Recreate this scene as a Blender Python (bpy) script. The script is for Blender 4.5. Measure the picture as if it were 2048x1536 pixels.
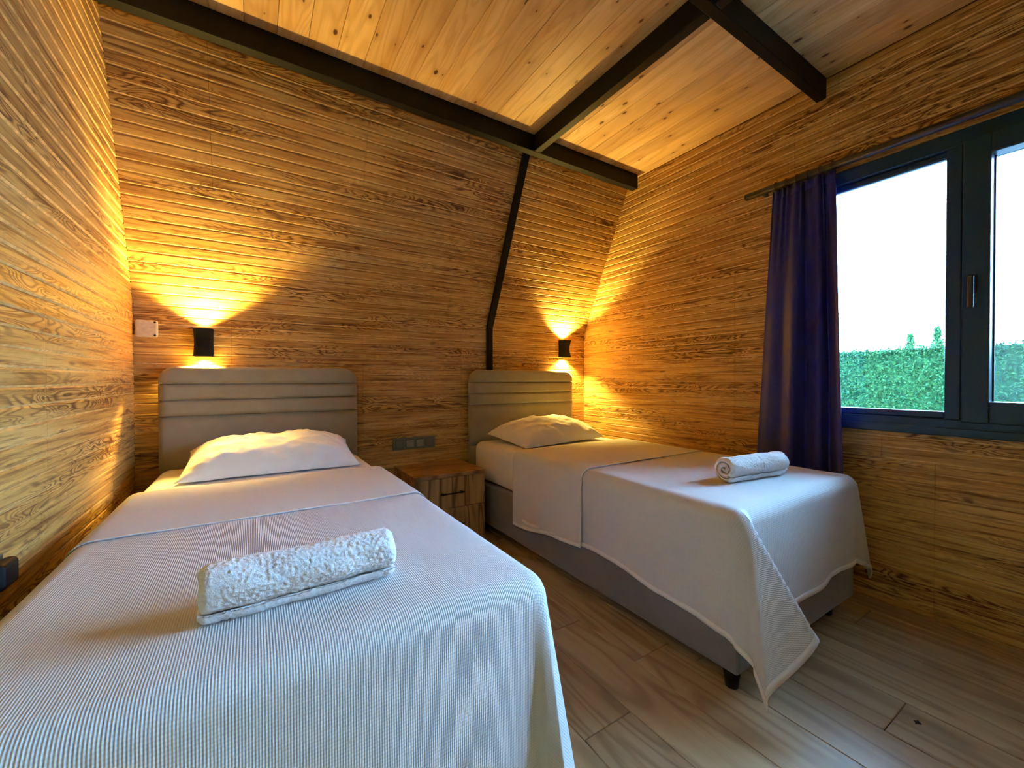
import bpy, bmesh, math, random
from mathutils import Matrix, Vector, noise as mnoise

# ------------------------------------------------------------------ scene, camera, world, exposure
for o in list(bpy.data.objects):
    bpy.data.objects.remove(o)
scene = bpy.context.scene
COL = scene.collection
random.seed(7)

F_PX, YAW, PITCH, ROLL, CAM_H = 819.887, math.radians(32.29), math.radians(-.63), math.radians(-.11), 1.053
fw = Vector((math.sin(YAW) * math.cos(PITCH), math.cos(YAW) * math.cos(PITCH), math.sin(PITCH)))
rt = Vector((math.cos(YAW), -math.sin(YAW), 0))
up = rt.cross(fw)
rt2 = rt * math.cos(ROLL) + up * math.sin(ROLL)
up2 = -rt * math.sin(ROLL) + up * math.cos(ROLL)
cam_data = bpy.data.cameras.new('camera')
cam_data.sensor_width = 36
cam_data.lens = 36 * F_PX / 2048
cam_data.clip_start = .02
cam = bpy.data.objects.new('camera', cam_data)
COL.objects.link(cam)
m = Matrix((rt2, up2, -fw)).transposed().to_4x4()
m.translation = (0, 0, CAM_H)
cam.matrix_world = m
scene.camera = cam

world = bpy.data.worlds.new('sky')
scene.world = world
world.use_nodes = True
wn = world.node_tree.nodes['Background']
wn.inputs[0].default_value = (.33, .61, 1, 1)
wn.inputs[1].default_value = 37
LAMP_W = 47
LAMP_COL = (1, .68, .15)

vs = scene.view_settings
vs.view_transform = 'Standard'
vs.look = 'None'
vs.exposure = .9
vs.gamma = 1
vs.use_curve_mapping = False

# ------------------------------------------------------------------ room numbers (metres; camera stands at x=0, y=0)
XL, XR, D, YF = -.506, 2.502, 2.7555, -1.3      # wall faces: left, right, back, front
ZK, SL, ZC = 1.4485, .4608, 2.595               # knee of the back wall, its lean, ceiling
PITCH_S = .0503                                 # slat pitch
WY0, WY1, WZ0, WZ1 = -.72, 1.0, .822, 2.075     # window opening in the right wall


def slope_y(z):
    return D - SL * max(0, z - ZK)


# ------------------------------------------------------------------ helpers
def tag(o, label=None, cat=None, group=None, kind=None):
    if label: o['label'] = label
    if cat: o['category'] = cat
    if group: o['group'] = group
    if kind: o['kind'] = kind
    return o


def link(name, me, mat=None, parent=None):
    o = bpy.data.objects.new(name, me)
    COL.objects.link(o)
    if mat and me and not me.materials:
        me.materials.append(mat)
    if parent: o.parent = parent
    return o


def empty(name, loc=(0, 0, 0), rz=0):
    o = bpy.data.objects.new(name, None)
    o.empty_display_size = .1
    COL.objects.link(o)
    o.location = loc
    o.rotation_euler = (0, 0, rz)
    return o


def mesh(name, verts, faces, smooth=False, uv=None):
    me = bpy.data.meshes.new(name)
    me.from_pydata(verts, [], faces)
    me.update()
    if smooth:
        me.polygons.foreach_set('use_smooth', [True] * len(me.polygons))
    if uv:
        l = me.uv_layers.new(name='UVMap')
        for lp in me.loops:
            l.data[lp.index].uv = uv[lp.vertex_index]
    return me


def from_bm(name, bm, smooth=False):
    me = bpy.data.meshes.new(name)
    bmesh.ops.recalc_face_normals(bm, faces=bm.faces)
    bm.to_mesh(me)
    bm.free()
    if smooth:
        me.polygons.foreach_set('use_smooth', [True] * len(me.polygons))
    return me


def box_bm(bm, a, b, bev=0, seg=1):
    r = bmesh.ops.create_cube(bm, size=1)
    vs_ = r['verts']
    for v in vs_:
        v.co = Vector([(a[i] + b[i]) / 2 + v.co[i] * (b[i] - a[i]) for i in range(3)])
    if bev:
        es = list({e for v in vs_ for e in v.link_edges})
        bmesh.ops.bevel(bm, geom=es, offset=bev, segments=seg, profile=.5, affect='EDGES')


def box(name, a, b, mat, parent=None, bev=0, seg=1, smooth=False):
    bm = bmesh.new()
    box_bm(bm, a, b, bev, seg)
    return link(name, from_bm(name, bm, smooth), mat, parent)


def boxes(name, lst, mat, parent=None, bev=0, seg=1):
    bm = bmesh.new()
    for a, b in lst:
        box_bm(bm, a, b, bev, seg)
    return link(name, from_bm(name, bm), mat, parent)


def tube(name, p, q, r0, r1, mat, parent=None, n=20, smooth=True):
    p, q = Vector(p), Vector(q)
    d = (q - p)
    bm = bmesh.new()
    bmesh.ops.create_cone(bm, cap_ends=True, segments=n, radius1=r0, radius2=r1, depth=d.length)
    rot = d.to_track_quat('Z', 'Y').to_matrix().to_4x4()
    bmesh.ops.transform(bm, verts=bm.verts, matrix=Matrix.Translation((p + q) / 2) @ rot)
    me = from_bm(name, bm)
    for f in me.polygons:
        f.use_smooth = len(f.vertices) == 4
    return link(name, me, mat, parent)


def grid_faces(nr, nc, off=0, flip=False):
    fs = []
    for i in range(nr - 1):
        for j in range(nc - 1):
            a = off + i * nc + j
            q = (a, a + 1, a + nc + 1, a + nc)
            fs.append(q[::-1] if flip else q)
    return fs


def lerp(xs, ys, x):
    if x <= xs[0]: return ys[0]
    for k in range(len(xs) - 1):
        if x <= xs[k + 1]:
            t = (x - xs[k]) / (xs[k + 1] - xs[k])
            t = t * t * (3 - 2 * t)
            return ys[k] + (ys[k + 1] - ys[k]) * t
    return ys[-1]


# ------------------------------------------------------------------ materials
class NT:
    def __init__(s, name):
        s.m = bpy.data.materials.new(name)
        s.m.use_nodes = True
        s.t = s.m.node_tree
        s.b = s.t.nodes['Principled BSDF']

    def n(s, typ, **kw):
        x = s.t.nodes.new('ShaderNode' + typ)
        for k, v in kw.items():
            setattr(x, k, v)
        return x

    def l(s, a, b):
        s.t.links.new(a, b)

    def set(s, sock, v):
        if hasattr(v, 'is_output'): s.l(v, sock)
        else: sock.default_value = v

    def math(s, op, a, b=0, c=None, clamp=False):
        x = s.n('Math', operation=op, use_clamp=clamp)
        s.set(x.inputs[0], a)
        s.set(x.inputs[1], b)
        if c is not None: s.set(x.inputs[2], c)
        return x.outputs[0]

    def comb(s, a, b, c=0):
        x = s.n('CombineXYZ')
        for i, v in enumerate((a, b, c)): s.set(x.inputs[i], v)
        return x.outputs[0]

    def noise(s, vec, scale=1, detail=2, rough=.5, dist=0):
        x = s.n('TexNoise')
        s.l(vec, x.inputs['Vector'])
        x.inputs['Scale'].default_value = scale
        x.inputs['Detail'].default_value = detail
        x.inputs['Roughness'].default_value = rough
        x.inputs['Distortion'].default_value = dist
        return x.outputs['Fac']

    def ramp(s, fac, stops, interp='LINEAR'):
        x = s.n('ValToRGB')
        s.l(fac, x.inputs[0])
        cr = x.color_ramp
        cr.interpolation = interp
        while len(cr.elements) < len(stops): cr.elements.new(.5)
        for e, (p, c) in zip(cr.elements, stops):
            e.position = p
            e.color = (*c, 1) if len(c) == 3 else c
        return x.outputs[0]

    def mix(s, fac, a, b, blend='MIX'):
        x = s.n('Mix', data_type='RGBA', blend_type=blend)
        s.set(x.inputs[0], fac)
        for i, v in ((6, a), (7, b)):
            if isinstance(v, tuple): v = (*v, 1) if len(v) == 3 else v
            s.set(x.inputs[i], v)
        return x.outputs[2]

    def bump(s, h, strength=.3, dist=.002):
        x = s.n('Bump')
        x.inputs['Strength'].default_value = strength
        x.inputs['Distance'].default_value = dist
        s.l(h, x.inputs['Height'])
        s.l(x.outputs[0], s.b.inputs['Normal'])

    def pos(s):
        g = s.n('NewGeometry')
        x = s.n('SeparateXYZ')
        s.l(g.outputs['Position'], x.inputs[0])
        return x.outputs

    def rand(s):
        return s.n('ObjectInfo').outputs['Random']


def plain(name, col, rough=.6, metal=0, spec=.5, nscale=60, var=.12):
    """a plain colour with slight procedural mottling"""
    k = NT(name)
    g = k.n('NewGeometry')
    f = k.noise(g.outputs['Position'], nscale, 3)
    dk = tuple(c * (1 - var) for c in col)
    lt = tuple(min(1, c * (1 + var)) for c in col)
    k.l(k.ramp(f, [(.3, dk), (.7, lt)]), k.b.inputs['Base Color'])
    k.b.inputs['Roughness'].default_value = rough
    k.b.inputs['Metallic'].default_value = metal
    k.b.inputs['Specular IOR Level'].default_value = spec
    return k.m


def panel_wood(name, ua, va):
    """printed pine cladding: grain runs along axis ua"""
    k = NT(name)
    p = k.pos()
    u, v = p[ua], p[va]
    z0 = 3.1 * ua
    sc = lambda a_, b_, c_: k.comb(k.math('MULTIPLY', u, a_), k.math('MULTIPLY', v, b_), c_ + z0)
    tone = k.noise(sc(1.6, 26, 5), 1, 3)
    base = k.ramp(tone, [(.30, (.50, .265, .065)), (.50, (.70, .415, .115)), (.72, (.84, .565, .195))])
    # long fine fibres and short dark dashes
    fibre = k.noise(sc(7, 240, 1), 1, 3, .6)
    base = k.mix(k.math('MULTIPLY', fibre, .38), base, (.30, .125, .034))
    dash = k.ramp(k.noise(sc(3.2, 88, 2), 1, 4, .62), [(.50, (0, 0, 0)), (.66, (1, 1, 1))])
    base = k.mix(k.math('MULTIPLY', dash, .88), base, (.17, .056, .012))
    # cathedral lines and chains of eyes that come in bands
    n1 = k.noise(sc(3.3, 20, 3), 1, 1.2, .45, .9)
    lines = k.math('POWER', k.math('MULTIPLY_ADD', k.math('SINE', k.math('MULTIPLY', n1, 72)), .5, .5), 2.2)
    mask = k.ramp(k.noise(sc(.9, 8.5, 9), 1, 2), [(.46, (.12, .12, .12)), (.60, (1, 1, 1))])
    lines = k.math('MULTIPLY', lines, mask)
    base = k.mix(k.math('MULTIPLY', lines, .95), base, (.105, .030, .007))
    knot = k.ramp(k.noise(sc(6, 24, 13), 1, 1, .4, .6), [(.70, (0, 0, 0)), (.77, (1, 1, 1))])
    base = k.mix(k.math('MULTIPLY', knot, .8), base, (.110, .032, .010))
    rnd = k.math('MULTIPLY_ADD', k.rand(), .16, .92)
    base = k.mix(1, base, k.comb(rnd, rnd, rnd), 'MULTIPLY')
    k.l(base, k.b.inputs['Base Color'])
    k.b.inputs['Roughness'].default_value = .5
    k.b.inputs['Specular IOR Level'].default_value = .35
    k.bump(fibre, .25, .0012)
    return k.m


def plank_wood(name, ua, va, light, mid, dark, knotc, ring=60, fib=.4, rough=.45, knots=True, tint=.22, vs_=9., obj=False, us_=.9, ku=3.2, kv=5.5, pk=.8):
    """solid planks: every plank has its own figure (random offset per object)"""
    k = NT(name)
    if obj:
        x = k.n('SeparateXYZ')
        k.l(k.n('TexCoord').outputs['Object'], x.inputs[0])
        p = x.outputs
    else:
        p = k.pos()
    u, v = p[ua], p[va]
    if not obj and ua == 2:
        v = k.math('ADD', p[0], k.math('MULTIPLY', p[1], .8))
    r = k.rand()
    off = k.math('MULTIPLY', r, 57)
    n1 = k.noise(k.comb(k.math('MULTIPLY', u, us_), k.math('MULTIPLY', v, vs_), off), 1, 1.5, .45, .8)
    rings = k.math('MULTIPLY_ADD', k.math('SINE', k.math('MULTIPLY', n1, ring)), .5, .5)
    lines = k.math('POWER', rings, 2.5)
    fibre = k.noise(k.comb(k.math('MULTIPLY', u, 5), k.math('MULTIPLY', v, 180), off), 1, 3, .6)
    tone = k.noise(k.comb(k.math('MULTIPLY', u, 1.2), k.math('MULTIPLY', v, 16), off), 1, 3)
    base = k.ramp(tone, [(.32, mid), (.66, light)])
    base = k.mix(k.math('MULTIPLY', lines, fib), base, dark)
    base = k.mix(k.math('MULTIPLY', fibre, .3), base, dark)
    if knots:
        vo = k.n('TexVoronoi', voronoi_dimensions='2D')
        k.l(k.comb(k.math('MULTIPLY_ADD', u, ku, off), k.math('MULTIPLY_ADD', v, kv, off), 0), vo.inputs['Vector'])
        vo.inputs['Scale'].default_value = 1
        halo = k.ramp(vo.outputs['Distance'], [(.06, (1, 1, 1)), (.26, (0, 0, 0))])
        sx = k.n('SeparateXYZ')
        k.l(vo.outputs['Color'], sx.inputs[0])
        kn = k.math('MULTIPLY', k.math('SUBTRACT', k.math('MULTIPLY_ADD', sx.outputs[1], .075, .025), vo.outputs['Distance']), 28, clamp=True)
        pick = k.math('GREATER_THAN', sx.outputs[0], pk)
        base = k.mix(k.math('MULTIPLY', halo, k.math('MULTIPLY', pick, .40)), base, dark)
        base = k.mix(k.math('MULTIPLY', kn, pick), base, knotc)
    rn = k.math('MULTIPLY_ADD', r, tint, 1 - tint / 2)
    base = k.mix(1, base, k.comb(rn, k.math('MULTIPLY_ADD', r, tint * 1.2, 1 - tint * .6), rn), 'MULTIPLY')
    k.l(base, k.b.inputs['Base Color'])
    k.b.inputs['Roughness'].default_value = rough
    k.b.inputs['Specular IOR Level'].default_value = .4
    k.bump(fibre, .2, .0008)
    return k.m


def fabric(name, col, scale=900, rough=.9, bump=.25, var=.1, sheen=.2):
    k = NT(name)
    g = k.n('NewGeometry')
    f = k.noise(g.outputs['Position'], scale, 2)
    f2 = k.noise(g.outputs['Position'], 14, 3)
    c = k.ramp(f2, [(.3, tuple(x * (1 - var) for x in col)), (.7, tuple(min(1, x * (1 + var)) for x in col))])
    k.l(c, k.b.inputs['Base Color'])
    k.b.inputs['Roughness'].default_value = rough
    k.b.inputs['Specular IOR Level'].default_value = .2
    k.b.inputs['Sheen Weight'].default_value = sheen
    k.bump(f, bump, .0015)
    return k.m


def waffle(name, col, pu, pv, amt=.5):
    """ribbed pique weave laid out in cloth coordinates (metres)"""
    k = NT(name)
    x = k.n('SeparateXYZ')
    k.l(k.n('UVMap').outputs[0], x.inputs[0])
    su = k.math('MULTIPLY_ADD', k.math('SINE', k.math('MULTIPLY', x.outputs[0], 2 * math.pi / pu)), .5, .5)
    sv = k.math('MULTIPLY_ADD', k.math('SINE', k.math('MULTIPLY', x.outputs[1], 2 * math.pi / pv)), .5, .5)
    h = k.math('ADD', k.math('MULTIPLY', su, .65), k.math('MULTIPLY', sv, .35))
    c = k.ramp(h, [(.1, tuple(a * .80 for a in col)), (.7, col)])
    k.l(c, k.b.inputs['Base Color'])
    k.b.inputs['Roughness'].default_value = .95
    k.b.inputs['Specular IOR Level'].default_value = .15
    k.bump(h, amt, .002)
    return k.m


M = {}
M['panel_x'] = panel_wood('panel_grain_x', 0, 2)
M['panel_y'] = panel_wood('panel_grain_y', 1, 2)
M['backing'] = plain('panel_backing', (.10, .045, .015), .9)
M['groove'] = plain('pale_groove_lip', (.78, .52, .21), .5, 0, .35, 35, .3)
M['pine'] = plank_wood('pine_plank', 1, 0, (.80, .56, .29), (.66, .41, .17), (.42, .21, .065), (.10, .030, .012), ring=55, fib=.36, tint=.42, ku=4.4, kv=8.5, pk=.5)
M['laminate'] = plank_wood('oak_laminate', 1, 0, (.60, .45, .255), (.45, .305, .150), (.22, .125, .052), (.17, .095, .045), ring=46, fib=.5, rough=.38, tint=.16, vs_=6, pk=.86)
M['walnut_v'] = plank_wood('walnut_upright_grain', 2, 0, (.66, .42, .17), (.46, .26, .09), (.10, .040, .013), (.05, .02, .01), ring=40, fib=.8, knots=False, tint=.1, vs_=8.5, us_=1.0)
M['walnut_h'] = plank_wood('walnut_level_grain', 0, 1, (.50, .30, .14), (.33, .185, .08), (.10, .042, .017), (.05, .02, .01), ring=30, fib=.7, knots=False, tint=.1, vs_=10, us_=2.)
M['steel'] = plain('black_painted_steel', (.006, .006, .008), .5, 0, .2, 90, .3)
M['black'] = plain('black_matt', (.006, .006, .007), .55, 0, .25)
M['bead'] = plain('dark_joint', (.03, .015, .008), .9)  # dark brown underlay that shows in the joints between floor and ceiling planks
M['frame'] = plain('anthracite_window_frame', (.014, .050, .095), .34, 0, .35, 200, .15)
M['gasket'] = plain('black_gasket', (.006, .006, .008), .6)
M['handle'] = plain('window_handle_metal', (.05, .055, .065), .22, .6)
M['taupe'] = fabric('taupe_upholstery', (.32, .28, .195), 700, .85, .3, .06, .35)
M['taupe_dark'] = fabric('grey_upholstery', (.19, .165, .15), 700, .85, .3, .06, .3)
M['sheet'] = fabric('white_sheet', (.76, .75, .73), 1200, .9, .12, .03, .1)
M['pillow'] = fabric('white_pillowcase', (.80, .79, .77), 500, .9, .2, .03, .1)
M['pique'] = waffle('white_pique', (.72, .71, .705), .0042, .0062, .55)
M['pique_fine'] = waffle('white_pique_fine', (.72, .71, .705), .0022, .0031, .25)
M['hem'] = fabric('white_hem', (.80, .79, .77), 900, .9, .2, .03, .1)
M['towel'] = fabric('white_terry', (.84, .84, .85), 420, .97, .5, .04, .4)
M['curtain'] = fabric('navy_satin', (.020, .026, .200), 900, .48, .1, .1, .05)
M['curtain'].node_tree.nodes['Principled BSDF'].inputs['Specular IOR Level'].default_value = .30
M['rod'] = plain('dark_curtain_rod', (.030, .034, .045), .4)
M['plastic_grey'] = plain('anthracite_switch', (.13, .15, .14), .42)
M['plastic_dark'] = plain('dark_socket', (.05, .058, .054), .45)
M['plastic_lt'] = plain('pale_switch_rocker', (.26, .29, .27), .4)
M['plastic_white'] = plain('cream_plastic', (.62, .56, .46), .45)
M['fluff'] = plain('dark_fluff', (.02, .02, .03), .9)
M['ground'] = plain('outdoor_ground', (.05, .07, .03), .95, 0, .2, 8, .4)


def arch_glass():
    k = NT('window_glass')
    t = k.t
    t.nodes.remove(k.b)
    tr = k.n('BsdfTransparent')
    tr.inputs[0].default_value = (.93, .97, .97, 1)
    gl = k.n('BsdfGlossy')
    gl.inputs['Roughness'].default_value = .02
    fr = k.n('Fresnel')
    fr.inputs['IOR'].default_value = 1.4
    ms = k.n('MixShader')
    k.l(fr.outputs[0], ms.inputs[0])
    k.l(tr.outputs[0], ms.inputs[1])
    k.l(gl.outputs[0], ms.inputs[2])
    k.l(ms.outputs[0], t.nodes['Material Output'].inputs[0])
    return k.m


def screen_mat():
    k = NT('pleated_fly_screen')
    t = k.t
    tr = k.n('BsdfTransparent')
    k.b.inputs['Base Color'].default_value = (.10, .14, .15, 1)
    k.b.inputs['Roughness'].default_value = .9
    g = k.n('NewGeometry')
    f = k.noise(g.outputs['Position'], 25, 2)
    ms = k.n('MixShader')
    k.l(k.math('MULTIPLY_ADD', f, .3, .15), ms.inputs[0])
    k.l(tr.outputs[0], ms.inputs[1])
    k.l(k.b.outputs[0], ms.inputs[2])
    k.l(ms.outputs[0], t.nodes['Material Output'].inputs[0])
    return k.m


def leaf_mat(name, a, b, c):
    k = NT(name)
    g = k.n('NewGeometry')
    f = k.noise(g.outputs['Position'], 45, 2, .7)
    k.l(k.ramp(f, [(.33, a), (.52, b), (.7, c)]), k.b.inputs['Base Color'])
    k.b.inputs['Roughness'].default_value = .6
    k.b.inputs['Specular IOR Level'].default_value = .12
    return k.m


def emit(name, col, s):
    k = NT(name)
    k.b.inputs['Base Color'].default_value = (1, .8, .5, 1)
    k.b.inputs['Emission Color'].default_value = (*col, 1)
    k.b.inputs['Emission Strength'].default_value = s
    return k.m


M['glass'] = arch_glass()
M['screen'] = screen_mat()
M['leaf'] = leaf_mat('hedge_leaf', (.003, .025, .009), (.010, .060, .019), (.055, .130, .030))
M['led'] = emit('lamp_diffuser', (1, .75, .35), 12)

# ------------------------------------------------------------------ the shell
wall_back = box('wall_back', (XL - .15, D + .010, -.1), (XR + .15, D + .12, ZK), M['backing'])
tag(wall_back, kind='structure')
wall_left = box('wall_left', (XL - .12, YF - .1, -.1), (XL - .010, D + .12, ZC + .1), M['backing'])
tag(wall_left, kind='structure')
wall_right = boxes('wall_right', [((XR + .010, YF - .1, -.1), (XR + .12, WY0, ZC + .1)),
                                  ((XR + .010, WY1, -.1), (XR + .12, D + .12, ZC + .1)),
                                  ((XR + .010, WY0, -.1), (XR + .12, WY1, WZ0)),
                                  ((XR + .010, WY0, WZ1), (XR + .12, WY1, ZC + .1))], M['backing'])
tag(wall_right, kind='structure')
wall_front = box('wall_front', (XL - .12, YF - .12, -.1), (XR + .12, YF, ZC + .1), M['panel_x'])
tag(wall_front, kind='structure')
# leaning upper part of the back wall
z1 = ZC + .12
ang = math.atan(SL)
nrm = Vector((0, -math.cos(ang), -math.sin(ang)))       # into the room
alo = Vector((0, -math.sin(ang), math.cos(ang)))        # up the slope
K0 = Vector((0, D, ZK))
lenS = (z1 - ZK) / math.cos(ang)
pts = []
for x in (XL - .15, XR + .15):
    for s, d in ((0, .010), (lenS, .010), (lenS, .12), (0, .12)):
        q = K0 + alo * s - nrm * d
        pts.append((x, q.y, q.z))
wall_slope = link('wall_slope', mesh('wall_slope', pts, [(0, 1, 2, 3), (7, 6, 5, 4), (0, 4, 5, 1), (1, 5, 6, 2), (2, 6, 7, 3), (3, 7, 4, 0)]), M['backing'])
tag(wall_slope, kind='structure')
floor = box('floor', (XL - .1, YF - .1, -.12), (XR + .1, D + .1, -.009), M['bead'])
tag(floor, kind='structure')
ceiling = box('ceiling', (XL - .1, YF - .1, ZC + .014), (XR + .1, D - .40, ZC + .10), M['bead'])
tag(ceiling, kind='structure')

# --- cladding slats: unit mesh 1 m long (x), 1 pitch high, with chamfered long edges
CH = .0044


def slat_mesh(name, mat):
    h = PITCH_S / 2
    g = .00005
    # profile in (depth, height): back, lower chamfer, face, upper chamfer
    pr = [(.010, -h + g), (CH, -h + g), (0, -h + g + CH * 1.25), (0, h - g - CH * 1.25), (CH, h - g), (.010, h - g)]
    vs_, fs = [], []
    for x in (-.5, .5):
        for d, z in pr:
            vs_.append((x, d, z))
    n = len(pr)
    for i in range(n):
        j = (i + 1) % n
        fs.append((i, j, n + j, n + i))
    fs.append(tuple(range(n))[::-1])
    fs.append(tuple(range(n, 2 * n)))
    me = mesh(name, vs_, fs)
    me.materials.append(mat)
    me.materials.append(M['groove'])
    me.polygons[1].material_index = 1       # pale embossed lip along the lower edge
    return me


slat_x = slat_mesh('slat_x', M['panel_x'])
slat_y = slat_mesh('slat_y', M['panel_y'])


def slat(parent, me, c, length, rot):
    o = bpy.data.objects.new('slat', me)
    COL.objects.link(o)
    o.parent = parent
    o.location = c
    o.rotation_euler = rot
    o.scale = (length, 1, 1)
    return o


def runs(a, b, seams):
    e = [a] + [s for s in sorted(seams) if a + .03 < s < b - .03] + [b]
    return [(e[i], e[i + 1]) for i in range(len(e) - 1)]


rows = int((ZC + .06) / PITCH_S) + 1
for r in range(rows):
    z = (r + .5) * PITCH_S - .021
    if z + PITCH_S / 2 > ZC + .04: break
    blk = r // 14
    # back wall below the knee
    if z < ZK + .02:
        for a, b in runs(XL, XR, [(.494, 1.194, 1.9), (-.1, .6, 1.3, 2.0)][blk % 2] if blk else (.2, .9, 1.6)):
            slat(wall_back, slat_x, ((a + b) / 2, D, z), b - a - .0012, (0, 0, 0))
    # left wall (faces +x)
    ye = slope_y(z) + .02
    for a, b in runs(YF, ye, [(2.378, 1.68, .98, .28, -.42), (1.726, 1.03, .33, -.37), (2.318, 1.62, .92, .22, -.48), (2.0, 1.3, .6, -.1)][blk % 4]):
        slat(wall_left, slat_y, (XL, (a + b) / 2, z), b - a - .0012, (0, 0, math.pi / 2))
    # right wall (faces -x)
    sm = [(1.923, 1.22, .52, -.2, -.9), (2.099, 1.4, .7, 0), (2.099, 1.40, .70, 0), (2.099, 1.074, .876, .18, -.5)][blk % 4]
    parts = runs(YF, ye, sm)
    if WZ0 - .01 < z < WZ1 + .01:
        parts = [(a, min(b, WY0)) for a, b in parts if a < WY0] + [(max(a, WY1), b) for a, b in parts if b > WY1]
    for a, b in parts:
        if b - a > .01:
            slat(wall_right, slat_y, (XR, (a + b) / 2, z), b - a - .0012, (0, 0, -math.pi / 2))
rs = int((z1 - ZK) / math.cos(ang) / PITCH_S)
for r in range(rs - 2):
    q = K0 + alo * ((r + .5) * PITCH_S)
    if q.z > ZC + .03: break
    sm = (.478, 1.18, 1.88) if r < 12 else (.539, 1.24, 1.94, -.16)
    for a, b in runs(XL, XR, sm):
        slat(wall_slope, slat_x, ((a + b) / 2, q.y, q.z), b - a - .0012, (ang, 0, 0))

# --- ceiling planks
PW = .1225


def plank_mesh(name, w, l, th, ch, mat, down):
    """chamfered plank, w across x, l along y; face looks down or up"""
    bm = bmesh.new()
    box_bm(bm, (-w / 2, -l / 2, 0), (w / 2, l / 2, th))
    fz = 0 if down else th
    es = [e for e in bm.edges if all(abs(v.co.z - fz) < 1e-6 for v in e.verts)]
    bmesh.ops.bevel(bm, geom=es, offset=ch, segments=1, affect='EDGES')
    me = from_bm(name, bm)
    me.materials.append(mat)
    return me


x = .347 - 7 * PW
cl = D - .515 - YF
pl = plank_mesh('ceiling_plank', PW - .0016, cl, .016, .0016, M['pine'], True)
while x < XR - .001:
    a, b = max(x, XL), min(x + PW, XR)
    if b - a > .005:
        o = bpy.data.objects.new('ceiling_plank', pl)
        COL.objects.link(o)
        o.parent = ceiling
        o.location = ((a + b) / 2, YF + cl / 2, ZC)
        o.scale = ((b - a) / PW, 1, 1)
    x += PW

# --- floor planks
FW = .1953
fl_me = plank_mesh('floor_plank', FW - .0022, 1.0, .010, .0014, M['laminate'], False)
x0 = 1.2 - 9 * FW
k = 0
while x0 + k * FW < XR:
    a, b = max(x0 + k * FW, XL), min(x0 + (k + 1) * FW, XR)
    if b - a > .01:
        kk = k - 9
        j = {-1: 1.35, 0: 1.042, 2: .434, 5: .696, 1: 2.2, 3: 2.3, 4: 1.2, 6: 1.0}.get(kk, (k * .47) % 1.2)
        sm = [j + n * 1.28 for n in range(-4, 4)]
        for ya, yb in runs(YF, D, sm):
            o = bpy.data.objects.new('floor_plank', fl_me)
            COL.objects.link(o)
            o.parent = floor
            o.location = ((a + b) / 2, (ya + yb) / 2, -.010)
            o.scale = ((b - a) / FW, yb - ya - .0024, 1)
    k += 1

# ------------------------------------------------------------------ black steel framing
bt = ZC - .0005
tag(box('ceiling_beam', (XL + .002, 2.118, 2.49), (2.466, 2.172, bt), M['steel'], bev=.003),
    'long black steel beam running above the headboards where ceiling meets leaning wall', 'beam')
sc = tube('screw', (1.037, 2.1185, 2.4925), (1.037, 2.1145, 2.4925), .0035, .003, M['handle'], bpy.data.objects['ceiling_beam'], 10)
b2 = tag(box('ceiling_beam', (XL + .002, .926, 2.488), (2.494, .970, bt), M['steel'], bev=.003),
         'black steel beam crossing the ceiling with its end near the curtain rod', 'beam')
b3 = empty('ceiling_beam', (1.53, 0, 2.49))
box('beam_length', (1.506 - 1.53, .9705, 0), (1.554 - 1.53, 2.1175, bt - 2.49), M['steel'], b3, .003)
box('beam_length', (1.506 - 1.53, YF + .002, 0), (1.554 - 1.53, .9255, bt - 2.49), M['steel'], b3, .003)
tag(b3, 'black steel beam joining the two long beams, parallel to the ceiling boards', 'beam')
post = empty('wall_post', (1.53, D, 0))
PT = .026
box('upright', (-.023, -PT, 0), (.023, -.0005, ZK - .004), M['steel'], post, .002)
ls = (2.575 - ZK) / math.cos(ang)
bm = bmesh.new()
vsx = []
for xx in (-.023, .023):
    for s, d in ((.006, .0005), (ls, .0005), (ls, PT), (-.010, PT)):
        q = alo * s + nrm * d
        vsx.append(bm.verts.new((xx, q.y, ZK + q.z)))
for f in ((0, 1, 2, 3), (7, 6, 5, 4), (0, 4, 5, 1), (1, 5, 6, 2), (2, 6, 7, 3), (3, 7, 4, 0)):
    bm.faces.new([vsx[i] for i in f])
link('rafter', from_bm('rafter', bm), M['steel'], post)
tag(post, 'slim black steel post with a bend, rising behind the headboard beside the nightstand', 'post')

# ------------------------------------------------------------------ window
win = empty('window_1', (XR, WY0, WZ0))
tag(win, kind='structure')
W0 = Vector(win.location)


def wbox(name, a, b, mat, bev=.004, parent=None, seg=2):
    return box(name, tuple(Vector(a) - W0), tuple(Vector(b) - W0), mat, parent or win, bev, seg)


fx0, fx1 = XR - .014, XR + .075
MY0, MY1 = .444, .492
fr = wbox('outer_frame', (fx0, WY0 - .012, WZ0 - .0), (fx1, WY1 + .012, WZ0 + .058), M['frame'])
wbox('outer_frame', (fx0, WY0 - .012, WZ1 - .055), (fx1, WY1 + .012, WZ1 + .012), M['frame'])
wbox('outer_frame', (fx0, WY1 - .05, WZ0 + .058), (fx1, WY1 + .012, WZ1 - .055), M['frame'])
wbox('outer_frame', (fx0, WY0 - .012, WZ0 + .058), (fx1, WY0 + .045, WZ1 - .055), M['frame'])
wbox('mullion', (fx0 - .002, MY0, WZ0 + .058), (fx1, MY1, WZ1 - .055), M['frame'])
wbox('sill', (fx0 - .012, WY0 - .02, WZ0 - .012), (fx0 + .004, WY1 + .02, WZ0 + .022), M['frame'], .003)
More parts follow.
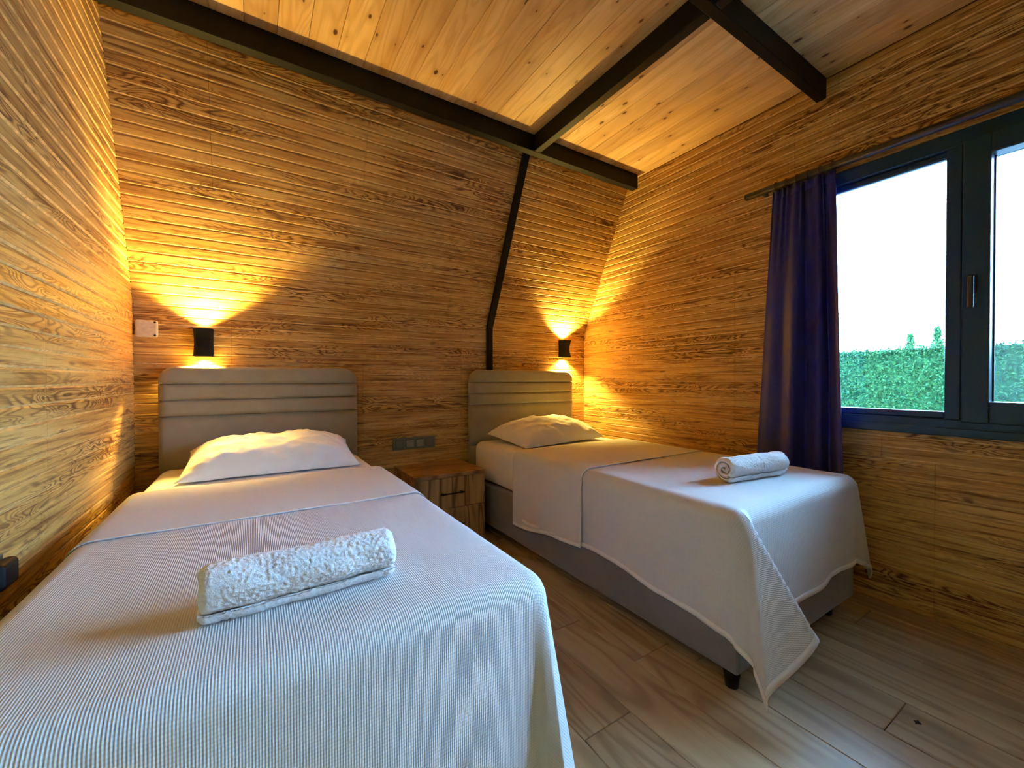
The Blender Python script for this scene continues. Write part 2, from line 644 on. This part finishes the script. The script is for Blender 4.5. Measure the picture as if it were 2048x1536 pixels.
# glazing beads of the fixed pane
GY0, GY1, GZ0, GZ1 = MY1, WY1 - .05, WZ0 + .058, WZ1 - .055
gx = XR + .035
wbox('glazing_bead', (fx0 + .016, GY0, GZ0), (gx, GY1, GZ0 + .032), M['frame'], .008)
wbox('glazing_bead', (fx0 + .016, GY0, GZ1 - .032), (gx, GY1, GZ1), M['frame'], .008)
wbox('glazing_bead', (fx0 + .016, GY1 - .02, GZ0 + .032), (gx, GY1, GZ1 - .032), M['frame'], .006)
wbox('pane', (gx, GY0, GZ0), (gx + .004, GY1, GZ1), M['glass'], 0)
NY1 = -.166
wbox('mullion', (fx0 - .002, NY1 - .048, WZ0 + .058), (fx1, NY1, WZ1 - .055), M['frame'])
HY0, HY1 = WY0 + .045, NY1 - .048
wbox('glazing_bead', (fx0 + .016, HY0, GZ0), (gx, HY1, GZ0 + .032), M['frame'], .008)
wbox('glazing_bead', (fx0 + .016, HY0, GZ1 - .032), (gx, HY1, GZ1), M['frame'], .008)
wbox('pane', (gx, HY0, GZ0), (gx + .004, HY1, GZ1), M['glass'], 0)
# opening sash
SY0, SY1, SZ0, SZ1 = NY1 + .002, MY0 - .002, WZ0 + .05, WZ1 - .047
sx0, sx1 = fx0 - .016, fx1 - .02
sash = wbox('sash', (sx0, SY1 - .078, SZ0), (sx1, SY1, SZ1), M['frame'], .005)
wbox('stile', (sx0, SY0, SZ0), (sx1, SY0 + .078, SZ1), M['frame'], .005, sash)
wbox('rail', (sx0, SY0 + .078, SZ0), (sx1, SY1 - .078, SZ0 + .088), M['frame'], .005, sash)
wbox('rail', (sx0, SY0 + .078, SZ1 - .08), (sx1, SY1 - .078, SZ1), M['frame'], .005, sash)
wbox('pane', (gx, SY0 + .078, SZ0 + .088), (gx + .004, SY1 - .078, SZ1 - .08), M['glass'], 0, sash)
wbox('gasket', (gx - .012, SY1 - .083, SZ0 + .088), (gx - .001, SY1 - .0785, SZ1 - .08), M['gasket'], 0, sash)
# pleated fly screen outside the sash
vsx, ya, yb = [], SY0 + .04, SY1 - .04
n = 40
for z in (SZ0 + .03, SZ1 - .03):
    for i in range(n + 1):
        vsx.append((fx1 + .004 + (.012 if i % 2 else 0) - W0.x, ya + (yb - ya) * i / n - W0.y, z - W0.z))
link('fly_screen', mesh('fly_screen', vsx, [(i, i + 1, n + 2 + i, n + 1 + i) for i in range(n)]), M['screen'], win)
# handle
hb = wbox('handle', (sx0 - .008, .398, 1.40), (sx0, .424, 1.475), M['handle'], .004, sash)
wbox('handle_lever', (sx0 - .046, .4005, 1.335), (sx0 - .030, .4215, 1.468), M['handle'], .007, sash, 3)
wbox('handle_neck', (sx0 - .034, .403, 1.442), (sx0 - .006, .419, 1.462), M['handle'], .004, sash)

# ------------------------------------------------------------------ outside
tag(box('ground', (XR + .13, -6, -.45), (16, 9, -.30), M['ground']), kind='structure')
random.seed(3)


def leaves(name, spots, mat, parent=None):
    vs_, fs = [], []
    for p, d, nr, L, w in spots:
        s = d.cross(nr).normalized() * w
        b = len(vs_)
        mid = p + d * (L * .45) + nr * (L * .12)
        vs_ += [tuple(p), tuple(mid + s), tuple(p + d * L), tuple(mid - s)]
        fs.append((b, b + 1, b + 2, b + 3))
    return link(name, mesh(name, vs_, fs), mat, parent)


hedge = empty('hedge', (5.55, 1, -.3))
hz = 1.37 + .3
box('hedge_core', (.04, -3.6, 0), (.16, 3.2, hz - .02), M['leaf'], hedge)
sp = []
for i in range(42000):
    y = random.uniform(-3.6, 3.2)
    z = random.uniform(.35, hz) if i % 12 else hz - .02 + random.uniform(-.02, .02)
    a = random.uniform(0, 2 * math.pi)
    d = Vector((-.55 - random.random() * .5, math.cos(a), math.sin(a) * .9 - .1)).normalized()
    nr = Vector((-.7, random.uniform(-.6, .6), random.uniform(.0, .9))).normalized()
    x = random.uniform(-.02, .05)
    sp.append((Vector((x, y, z + .012 * math.sin(y * 7))), d, nr, random.uniform(.025, .055), random.uniform(.004, .008)))
lf = leaves('hedge_leaves', sp, M['leaf'], hedge)
lf['kind'] = 'stuff'
tag(hedge, 'clipped bright green hedge standing outside behind the window', 'hedge')
for (y, zt, wd, lab) in ((1.46, 1.525, .085, 'narrow young conifer tip rising above the hedge, the lone one'), (1.25, 1.585, .085, 'taller young conifer tip rising above the hedge beside the lone one'),
                         (1.04, 1.565, .07, 'young conifer tip above the hedge next to the window mullion')):
    t = empty('young_tree', (6.05, y, -.3))
    H = zt + .3
    tube('trunk', (0, 0, 0), (0, 0, H - .02), .012, .003, M['backing'], t, 8)
    sp = []
    for i in range(460):
        q = random.random()
        z = H * .80 + q * H * .20
        rad = wd * (1.05 - q) * random.uniform(.2, 1)
        a = random.uniform(0, 6.28)
        d = Vector((random.uniform(-.3, .3), random.uniform(-1, 1), random.uniform(-.5, 1))).normalized()
        sp.append((Vector((math.cos(a) * rad, math.sin(a) * rad, z)), d, Vector((-1, random.uniform(-.5, .5), random.uniform(-.5, .5))).normalized(), random.uniform(.025, .036), .009))
    lf = leaves('needles', sp, M['leaf'], t)
    lf['kind'] = 'stuff'
    tag(t, lab, 'tree', 'young conifers beyond the hedge')

# ------------------------------------------------------------------ beds
ZB0, ZB1, ZM, BY0, BY1 = .068, .345, .610, .735, 2.650


def headboard(parent, x0, x1):
    """upholstered headboard: four padded bands, the top one with rounded corners"""
    hx = (x1 - x0) / 2
    zs = [.345, .568, .867, .950, 1.032, 1.124]
    back = box('headboard', (-hx + .004, -.066, .08), (hx - .004, -.030, 1.06), M['taupe_dark'], parent, .006)
    R = .075
    for i in range(5):
        a, b = zs[i] + .0006, zs[i + 1] - .0006
        nx, nz = 41, 9
        vs_ = []
        for side in (0, 1):
            for iz in range(nz):
                for ix in range(nx):
                    u, w = -1 + 2 * ix / (nx - 1), iz / (nz - 1)
                    z = a + (b - a) * w
                    half = hx
                    if i == 4:      # rounded upper corners
                        dz = z - (1.124 - R)
                        if dz > 0: half = hx - R + math.sqrt(max(0, R * R - dz * dz))
                    x = half * u
                    puff = (1 - abs(2 * w - 1) ** 9) ** .5 if i in (1, 2, 3) else (1 - abs(2 * w - 1) ** 26) ** .5
                    ex = min(1, (half - abs(x)) / .030)
                    puff *= math.sqrt(max(0, 1 - (1 - ex) ** 2))
                    y = -.030 if side else -.080 - .012 * puff
                    if not side and puff < .02: y = -.078
                    vs_.append((x, y, z))
        n1 = nx * nz
        fs = grid_faces(nz, nx) + grid_faces(nz, nx, n1, True)
        rim = [(0 * nx + j) for j in range(nx)] + [r_ * nx + nx - 1 for r_ in range(1, nz)] + [(nz - 1) * nx + j for j in range(nx - 2, -1, -1)] + [r_ * nx for r_ in range(nz - 2, 0, -1)]
        for q in range(len(rim)):
            c, d = rim[q], rim[(q + 1) % len(rim)]
            fs.append((d, c, c + n1, d + n1))
        me = mesh('headboard_band', vs_, fs, True)
        link('headboard_band', me, M['taupe'], back)
    return back


def make_bed(x0, x1, label):
    bx = empty('bed', ((x0 + x1) / 2, D, 0))
    hx = (x1 - x0) / 2
    box('base', (-hx, BY0 - D, ZB0), (hx, BY1 - D, ZB1), M['taupe_dark'], bx, .014, 3)
    for lx, ly in ((-hx + .045, BY0 + .045), (hx - .13, BY0 + .06), (-hx + .045, BY1 - .1), (hx - .1, BY1 - .1)):
        tube('leg', (lx, ly - D, 0), (lx, ly - D, ZB0 + .001), .021, .029, M['black'], bx, 20)
    headboard(bx, x0, x1)
    tag(bx, label, 'bed')
    return bx


def make_mattress(x0, x1, label):
    bm = bmesh.new()
    box_bm(bm, (x0 + .004, BY0 + .004, ZB1 + .001), (x1 - .004, BY1 + .004, ZM), .055, 5)
    o = link('mattress', from_bm('mattress', bm, True), M['sheet'])
    tag(o, label, 'mattress')
    return o


X1 = (-.402, .548)
X2 = (1.340, 2.300)
make_bed(*X1, 'upholstered single bed against the left wall, its side beside the nightstand')
make_bed(*X2, 'upholstered single bed beside the window wall and curtain')
make_mattress(*X1, 'mattress in white fitted sheet on the bed under the junction box')
make_mattress(*X2, 'mattress in white fitted sheet on the bed beside the window')


# ------------------------------------------------------------------ bedspreads
def make_cover(name, label, x0, x1, yhead, zt, dl, df, dr, cornL, cornR, ripple, seed, mat, yfoot=None, delta=0, foot=True, hem=True, parent=None):
    """cloth laid over the mattress with hanging sides; every point is worked out from its place on the flat cloth"""
    rho = .050 + delta
    xl, xr = x0 - .014 - delta, x1 + .014 + delta
    fx_a, fx_b = xl + rho, xr - rho
    yf = (BY0 - .016 - delta)
    fy = yf + rho if foot else yfoot
    W, L = fx_b - fx_a, yhead - fy
    zt += delta

    def prof(a):
        if a <= 0: return 0, 0
        q = rho * math.pi / 2
        if a < q: return rho * math.sin(a / rho), rho * (1 - math.cos(a / rho))
        return rho, rho + a - q

    def pt(s, t):
        a, side = (-s, -1) if s < 0 else ((s - W, 1) if s > W else (0, 0))
        b = -t if t < 0 else 0
        X = fx_a + min(max(s, 0), W)
        Y = fy + max(t, 0)
        und = .0022 * mnoise.noise(Vector((X * 5, Y * 4, seed))) + .0012 * mnoise.noise(Vector((X * 16, Y * 13, seed + 3)))
        if a == 0 and b == 0:
            return (X, Y, zt + und)
        if b == 0 or a == 0:
            out, down = prof(a + b)
            fall = max(0, down - rho) / .35
            w = t if b == 0 else s
            rp = ripple * fall * (math.sin(w * 9.5 + seed) + .6 * math.sin(w * 21 + seed * 2.3) + .8 * mnoise.noise(Vector((w * 6, seed, 0)))) + .010 * fall
            rp = max(rp, -.004)
            end = min(1, (w if b == 0 else min(s, W - s)) / .12) if foot else 1
            out += rp * end
            z = zt + und * (1 - min(1, fall * 3)) - down
            if b == 0: return (X + side * out, Y, z)
            return (X, Y - out, z)
        r, ph = math.hypot(a, b), math.degrees(math.atan2(b, a))
        out, down = prof(r)
        c = cornL if side < 0 else cornR
        psi = math.radians(lerp(c[0], c[1], ph))
        fall = max(0, r - rho) / .4
        hx_, hy_ = lerp(c[0], c[2], ph) * fall, lerp(c[0], c[3], ph) * fall
        down *= math.sqrt(max(.5, 1 - min(.5, (hx_ ** 2 + hy_ ** 2) / (r * r))))
        return (X + side * (math.cos(psi) * out + hx_), Y - math.sin(psi) * out - hy_, zt - down)

    def dlen(f, t):
        return f(t) if callable(f) else f

    nL, nT, nF, nY = 34, 34, 36, 84
    tl = [-df * (1 - i / nF) for i in range(nF)] if foot else []
    tl += [L * i / nY for i in range(nY + 1)]
    vs_, uv = [], []
    for t in tl:
        a, b = dlen(dl, max(t, 0)), dlen(dr, max(t, 0))
        ss = [-a * (1 - i / nL) for i in range(nL)] + [W * i / nT for i in range(nT)] + [W + b * i / nL for i in range(nL + 1)]
        for s in ss:
            vs_.append(pt(s, t))
            uv.append((s, t))
    nc = 2 * nL + nT + 1
    o = link(name, mesh(name, vs_, grid_faces(len(tl), nc), True, uv), mat, parent)
    sm = o.modifiers.new('thick', 'SOLIDIFY')
    sm.thickness = .0035
    sm.offset = -1 if delta == 0 else 0
    if hem:
        HW = .020
        hv, hf = [], []

        def strip(rowsA):
            base = len(hv)
            for p_, q_ in rowsA:
                hv.extend([pt(*p_), pt(*q_)])
            hf.extend([(base + 2 * i, base + 2 * i + 1, base + 2 * i + 3, base + 2 * i + 2) for i in range(len(rowsA) - 1)])

        strip([((-dlen(dl, max(t, 0)), t), (-dlen(dl, max(t, 0)) + HW, t)) for t in tl])
        strip([((W + dlen(dr, max(t, 0)) - HW, t), (W + dlen(dr, max(t, 0)), t)) for t in tl])
        if foot:
            a, b = dlen(dl, 0), dlen(dr, 0)
            ss = [-a + (W + a + b) * i / 120 for i in range(121)]
            strip([((s, -df + HW), (s, -df)) for s in ss])
        else:
            a, b = dlen(dl, 0), dlen(dr, 0)
            ss = [-a + (W + a + b) * i / 120 for i in range(121)]
            strip([((s, .008), (s, 0)) for s in ss])
        h = link('hem', mesh('hem', hv, hf, True), M['hem'], o)
        sm = h.modifiers.new('thick', 'SOLIDIFY')
        sm.thickness = .0070 if delta == 0 else .0030
        sm.offset = 0 if delta == 0 else .3
    if label:
        tag(o, label, 'bedspread')
    return o


PH = [0, 15, 30, 45, 58, 70, 80, 90]
# fold that swings round the corner and opens along the foot of the bed (x outward, y outward)
fold_l = (PH, [0, 25, 62, 88, 92, 92, 91, 90], [0, .006, .01, .045, -.155, -.10, -.04, 0], [0, .01, .035, .065, .12, .035, .012, 0])
fold_r = (PH, [0, 15, 30, 50, 66, 78, 86, 90], [0, .03, .075, .13, .10, .05, .01, 0], [0, -.02, -.02, .0, .02, .02, .01, 0])
fold_b1 = (PH, [0, 18, 34, 48, 60, 72, 82, 90], [0, .025, .055, .05, .02, .0, 0, 0], [0, -.015, .0, .045, .055, .03, .01, 0])
ZT = ZM + .010
c1 = make_cover('bedspread', 'white ribbed bedspread hanging over the foot of the bed against the left wall', *X1, 2.072, ZT,
                .30, .47, .43, fold_b1, fold_b1, .006, 1.3, M['pique'])
make_cover('turned_down_band', None, *X1, 2.078, ZT, .29, 0, .38, fold_b1, fold_b1, .005, 2.1, M['pique_fine'], yfoot=1.515, delta=.0032, foot=False, parent=c1)
c2 = make_cover('bedspread', 'white ribbed bedspread with a drooping corner on the bed beside the window', *X2, 2.060, ZT,
                lambda t: lerp([0, .25, .5, .8, 1.35], [.455, .42, .385, .40, .43], t), .415, .38, fold_l, fold_r, .013, 4.2, M['pique'])
make_cover('turned_down_band', None, *X2, 2.080, ZT, lambda t: lerp([0, .2, .58], [.405, .42, .475], t), 0, .36, fold_l, fold_r, .007, 5.5, M['pique_fine'],
           yfoot=1.470, delta=.0032, foot=False, parent=c2)


# ------------------------------------------------------------------ pillows
def make_pillow(label, loc, rot, w, d, h, seed):
    nx, ny = 73, 53
    vs_ = []
    for side in (1, -1):
        for j in range(ny):
            for i in range(nx):
                u, v = -1 + 2 * i / (nx - 1), -1 + 2 * j / (ny - 1)
                f = max(0, (1 - abs(u) ** 3.6) * (1 - abs(v) ** 2.8)) ** .60
                x = w / 2 * u * (1 - .050 * (1 - v * v) ** .8)
                y = d / 2 * v * (1 - .060 * (1 - u * u) ** .8)
                wr = mnoise.noise(Vector((x * 7 + y * 5, y * 15 - x * 4, seed))) * .012 + mnoise.noise(Vector((x * 20 - y * 9, y * 26, seed + 4))) * .008
                wr += abs(mnoise.noise(Vector((x * 11 + y * 16, y * 5 - x * 6, seed + 9)))) * -.020
                edge = min(1, (1 - max(abs(u), abs(v))) * 6)
                z = h * f + wr * edge * (1.0 if side > 0 else .15) if side > 0 else -.018 * f
                z += .004 * mnoise.noise(Vector((x * 9, y * 9, seed + 2))) * (1 - edge)
                vs_.append((x, y, z + (.0012 if side > 0 else 0)))
    n1 = nx * ny
    fs = grid_faces(ny, nx) + grid_faces(ny, nx, n1, True)
    rim = [j for j in range(nx)] + [r_ * nx + nx - 1 for r_ in range(1, ny)] + [(ny - 1) * nx + j for j in range(nx - 2, -1, -1)] + [r_ * nx for r_ in range(ny - 2, 0, -1)]
    for q in range(len(rim)):
        a, b = rim[q], rim[(q + 1) % len(rim)]
        fs.append((b, a, a + n1, b + n1))
    o = link('pillow', mesh('pillow', vs_, fs, True), M['pillow'])
    o.location = loc
    o.rotation_euler = rot
    tag(o, label, 'pillow')
    return o


make_pillow('plump white pillow leaning on the headboard beside the left wall', (.095, 2.415, .655), (.16, 0, -.02), .75, .46, .120, 1.7)
make_pillow('white pillow turned askew on the bed beside the window', (1.80, 2.385, .645), (.10, -.02, .07), .74, .46, .135, 8.3)


# ------------------------------------------------------------------ rolled towels
def make_towel(label, loc, rz, length, R, turns, seed, flat=.93):
    th = R / (turns + .35)
    ds, nl = .0032, int(length / .003)
    rows_ = []
    a = 0
    A = turns * 2 * math.pi
    while a < A:
        rr = R - th * a / (2 * math.pi)
        rows_.append((a, rr))
        a += ds / max(rr, .012)
    sgn = 1
    vs_, faces = [], []
    cnt = len(rows_)
    for face in (0, 1):
        for (a, rr) in rows_:
            r_ = rr - (th * .80 if face else 0)
            if face == 0 and a < .5: r_ -= th * .75 * (1 - a / .5) ** 2
            for i in range(nl + 1):
                q = i / nl
                e = min(q, 1 - q) * length
                rnd = 1 - .22 * max(0, 1 - e / .016) ** 2 if face == 0 and a < 6.6 else 1
                xx = (q - .5) * length + .006 * mnoise.noise(Vector((a * .7, seed, 0))) * (1 if q > .5 else -1) - (a / A) * .004 * (1 if q > .5 else -1)
                th0 = a - 2.3
                n_ = 0
                if face == 0:
                    p_ = Vector((xx * 300, rr * math.cos(th0) * 300, rr * math.sin(th0) * 300 + seed))
                    n_ = .0026 * mnoise.noise(p_) + .0016 * mnoise.noise(p_ * 1.9)
                    n_ += .0045 * mnoise.noise(Vector((xx * 14, math.cos(th0) * 1.3 + seed, math.sin(th0) * 1.3)))
                rq = r_ * rnd + n_
                y, z = rq * math.cos(th0), rq * math.sin(th0) * flat
                if z < -R * .86: z = -R * .86 + (z + R * .86) * .12
                vs_.append((xx, y, z + R * .885))
    nc = nl + 1
    n1 = cnt * nc
    faces = grid_faces(cnt, nc) + grid_faces(cnt, nc, n1, True)
    for i in range(cnt - 1):
        for col, fl in ((0, False), (nl, True)):
            p, q = i * nc + col, (i + 1) * nc + col
            f = (p, q, q + n1, p + n1)
            faces.append(f if not fl else f[::-1])
    for row in (0, cnt - 1):
        for j in range(nl):
            p, q = row * nc + j, row * nc + j + 1
            faces.append((p, q, q + n1, p + n1))
    o = link('rolled_towel', mesh('rolled_towel', vs_, faces, True), M['towel'])
    o.location = loc
    o.rotation_euler = (0, 0, rz)
    tag(o, label, 'towel')
    return o


make_towel('thick rolled white terry towel on the bed against the left wall', (.088, .912, ZT + .002), .035, .345, .060, 2.6, 1.1)
make_towel('rolled white towel with its spiral end showing, on the bed beside the window', (1.845, .945, ZT + .002), -.12, .385, .063, 2.5, 6.4)

# ------------------------------------------------------------------ nightstand
ns = empty('nightstand', (1.036, D - .006, 0))
hw, dp = .238, .405
box('carcass', (-hw + .004, -dp + .022, .05), (hw - .004, 0, .448), M['walnut_v'], ns, .001)
box('top_panel', (-hw, -dp - .004, .449), (hw, 0, .472), M['walnut_h'], ns, .0015)
box('plinth', (-hw, -dp - .002, 0), (hw, -.02, .048), M['walnut_h'], ns, .0015)
for z0, z1_ in ((.053, .2535), (.2575, .446)):
    dr_ = box('drawer', (-hw + .005, -dp, z0), (hw - .005, -dp + .020, z1_), M['walnut_v'], ns, .001)
    zc = (z0 + z1_) / 2
    hd = tube('handle', (-.070, -dp - .022, zc), (.070, -dp - .022, zc), .0045, .0045, M['black'], dr_, 12)
    for sx in (-1, 1):
        bm = bmesh.new()
        prf = [(.040, .0045), (.045, .0062), (.050, .0066), (.054, .0048), (.058, .0082), (.064, .0086), (.068, .0050), (.074, .0060), (.080, .0030)]
        rings_ = []
        for px, rr in prf:
            rings_.append([bm.verts.new((sx * px, -dp - .022 + rr * math.cos(A), zc + rr * math.sin(A))) for A in [i * math.pi / 6 for i in range(12)]])
        for p_, q_ in zip(rings_, rings_[1:]):
            for i in range(12):
                bm.faces.new((p_[i], p_[(i + 1) % 12], q_[(i + 1) % 12], q_[i]))
        bm.faces.new(rings_[0])
        bm.faces.new(rings_[-1])
        link('handle_end', from_bm('handle_end', bm), M['black'], dr_)
        tube('handle_stem', (sx * .061, -dp - .018, zc), (sx * .061, -dp + .0005, zc), .0045, .006, M['black'], dr_, 12)
tag(ns, 'two-drawer walnut nightstand with black bar handles between the beds', 'nightstand')

# ------------------------------------------------------------------ switch panel, junction box, plug
sw = empty('switch_panel', (.940, D, .616))
box('frame', (-.150, -.009, -.041), (.150, -.0005, .041), M['plastic_grey'], sw, .002, 2)
for i, mt in enumerate(('plastic_dark', 'plastic_lt', 'plastic_lt', 'plastic_dark')):
    cx = -.1065 + i * .071
    box('surround', (cx - .0275, -.0102, -.0275), (cx + .0275, -.0092, .0275), M['plastic_dark'], sw)
    if mt == 'plastic_lt':
        o = box('rocker', (cx - .024, -.0165, -.025), (cx + .026, -.0104, .023), M[mt], sw, .0015)
    else:
        o = box('socket', (cx - .025, -.0125, -.025), (cx + .025, -.0104, .025), M['plastic_grey'], sw, .0015)
tag(sw, 'row of four grey switches and sockets on the wall above the nightstand', 'switch')

jb = empty('junction_box', (-.454, D, 1.314))
box('cover_plate', (-.044, -.020, -.043), (.046, -.0005, .043), M['plastic_white'], jb, .010, 3)
for z in (-.033, .033):
    tube('screw', (.034, -.0195, z), (.034, -.022, z), .0052, .0045, M['black'], jb, 12)
tag(jb, 'cream square junction box cover with two dark screws beside a wall lamp', 'junction box')

pg = empty('wall_plug', (XL, 1.415, .612))
box('plug_body', (.0055, -.040, -.034), (.034, .036, .028), M['black'], pg, .012, 4)
box('plug_plate', (.0002, -.045, -.040), (.0055, .040, .034), M['plastic_dark'], pg, .002)
tag(pg, 'small black rounded fitting on the panelled wall beside the bedspread', 'plug')


# ------------------------------------------------------------------ wall lamps
def make_lamp(x, z, label):
    la = empty('wall_lamp', (x, D, z))
    w, H, dep = .043, .073, .082
    # hourglass shell, open at top and bottom
    prof = [(-1, 1.0), (-.7, .90), (-.35, .80), (0, .765), (.35, .80), (.7, .90), (1, 1.0)]

    def ring(s, q, inner):
        ins = .003 if inner else 0
        y0 = -.004 if not inner else -.007
        y1 = -dep * q + ins
        ww = w * (.93 + .07 * abs(s)) - ins
        c = .012
        return [(-ww, y0, s * H), (-ww, y1 + c, s * H), (-ww + c, y1, s * H), (ww - c, y1, s * H), (ww, y1 + c, s * H), (ww, y0, s * H)]

    vs_, fs = [], []
    for inner in (0, 1):
        for s, q in prof: vs_ += ring(s, q, inner)
    n, k_ = 6, len(prof)
    for inner in (0, 1):
        o_ = inner * n * k_
        for i in range(k_ - 1):
            for j in range(n):
                j2 = (j + 1) % n
                f = (o_ + i * n + j, o_ + i * n + j2, o_ + (i + 1) * n + j2, o_ + (i + 1) * n + j)
                fs.append(f if not inner else f[::-1])
    for i in (0, k_ - 1):
        for j in range(n):
            j2 = (j + 1) % n
            f = (i * n + j, i * n + j2, n * k_ + i * n + j2, n * k_ + i * n + j)
            fs.append(f)
    bm = bmesh.new()
    bv = [bm.verts.new(v) for v in vs_]
    for f in fs: bm.faces.new([bv[i] for i in f])
    link('lamp_body', from_bm('lamp_body', bm), M['black'], la)
    box('back_plate', (-.030, -.0045, -.055), (.030, -.0004, .055), M['black'], la)
    for s in (1, -1):
        bm = bmesh.new()
        bmesh.ops.create_cone(bm, cap_ends=True, segments=24, radius1=.022, radius2=.022, depth=.006,
                              matrix=Matrix.Translation((0, -.042, s * (H - .040))))
        link('diffuser', from_bm('diffuser', bm), M['led'], la)
        ld = bpy.data.lights.new('lamp_light', 'SPOT')
        ld.energy = LAMP_W
        ld.color = LAMP_COL
        ld.spot_size = math.radians(118)
        ld.spot_blend = .55
        ld.shadow_soft_size = .012
        lo = bpy.data.objects.new('lamp_light', ld)
        COL.objects.link(lo)
        lo.parent = la
        lo.location = (0, -.045, s * (H - .004))
        lo.rotation_euler = (0 if s < 0 else math.pi, 0, 0)
    tag(la, label, 'wall lamp')
    return la


make_lamp(-.219, 1.251, 'lit black up-and-down wall lamp beside the cream junction box')
make_lamp(2.252, 1.314, 'lit black up-and-down wall lamp above the bed beside the window')

# ------------------------------------------------------------------ curtain and rod
RX, RZ = 2.432, 2.106
rod = empty('curtain_rod', (RX, 1.29, RZ))
tube('rod', (0, 0, 0), (0, -2.3, 0), .0185, .0185, M['rod'], rod, 24)
tube('end_cap', (0, .010, 0), (0, 0, 0), .016, .0195, M['rod'], rod, 24)
for y in (-.075, -1.2, -2.24):
    box('bracket', (.012, y - .008, -.010), (XR - RX - .0005, y + .008, .010), M['rod'], rod, .002)
tag(rod, 'thick dark curtain rod fixed above the window', 'curtain rod')

nq, nz = 140, 60
vs_, uvs = [], []
zt_, zb_ = RZ - .022, .03
for j in range(nz + 1):
    f = j / nz
    z = zt_ + (zb_ - zt_) * f
    ya = 1.150 + .105 * min(1, f * 1.15)
    yb = .866 - .062 * min(1, f * 1.1)
    for i in range(nq + 1):
        q = i / nq
        amp = .010 + .026 * min(1, f * 2.0)
        ph_ = q + .012 * math.sin(f * 4 + q * 5)
        env = .35 + .65 * min(1, max(0, (q - .22) / .25))        # flatter towards the wall side
        wv = env * math.sin(2 * math.pi * (3.4 * ph_ + .30)) * .85 + .40 * math.sin(2 * math.pi * (1.6 * ph_ + .1 + .06 * f))
        wv += (1 - min(1, f * 4)) * .55 * math.sin(2 * math.pi * 9.4 * ph_)
        xx = RX - .002 + amp * wv
        yy = ya + (yb - ya) * q + .010 * env * math.cos(2 * math.pi * 3.4 * ph_)
        vs_.append((xx, yy, z))
cur = link('curtain', mesh('curtain', vs_, grid_faces(nz + 1, nq + 1), True), M['curtain'])
sm = cur.modifiers.new('thick', 'SOLIDIFY')
sm.thickness = .0018
tag(cur, 'dark navy pleated curtain drawn to the side of the window', 'curtain')
hv = [(x - .0025, y, z + .0) for x, y, z in vs_[:(nq + 1)]] + [(x - .0025, y, z - .050) for x, y, z in vs_[:(nq + 1)]]
hd = link('heading_tape', mesh('heading_tape', hv, grid_faces(2, nq + 1), True), M['curtain'], cur)
sm = hd.modifiers.new('thick', 'SOLIDIFY')
sm.thickness = .002
for i in range(6):
    y = 1.135 - i * .052
    t_ = []
    nr, ns_ = 20, 6
    for a in range(nr):
        A = 2 * math.pi * a / nr
        for b in range(ns_):
            B = 2 * math.pi * b / ns_
            r_ = .0225 + .002 * math.cos(B)
            t_.append((RX + r_ * math.cos(A), y + .002 * math.sin(B), RZ + r_ * math.sin(A)))
    fsr = [(a * ns_ + b, a * ns_ + (b + 1) % ns_, ((a + 1) % nr) * ns_ + (b + 1) % ns_, ((a + 1) % nr) * ns_ + b) for a in range(nr) for b in range(ns_)]
    link('curtain_ring', mesh('curtain_ring', t_, fsr, True), M['rod'], cur)

# dark speck of fluff on the floor
o = mesh('fluff', [(.011 * math.cos(a) * (1 + .5 * math.sin(a * 3)), .007 * math.sin(a) * (1 + .4 * math.cos(a * 4)), 0) for a in [i * math.pi / 8 for i in range(16)]] + [(0, 0, .004)],
         [(i, (i + 1) % 16, 16) for i in range(16)] + [tuple(range(15, -1, -1))])
o = link('fluff', o, M['fluff'])
o.location = (1.713, .389, .0005)
tag(o, 'tiny dark speck of fluff lying on the floorboards', 'fluff')
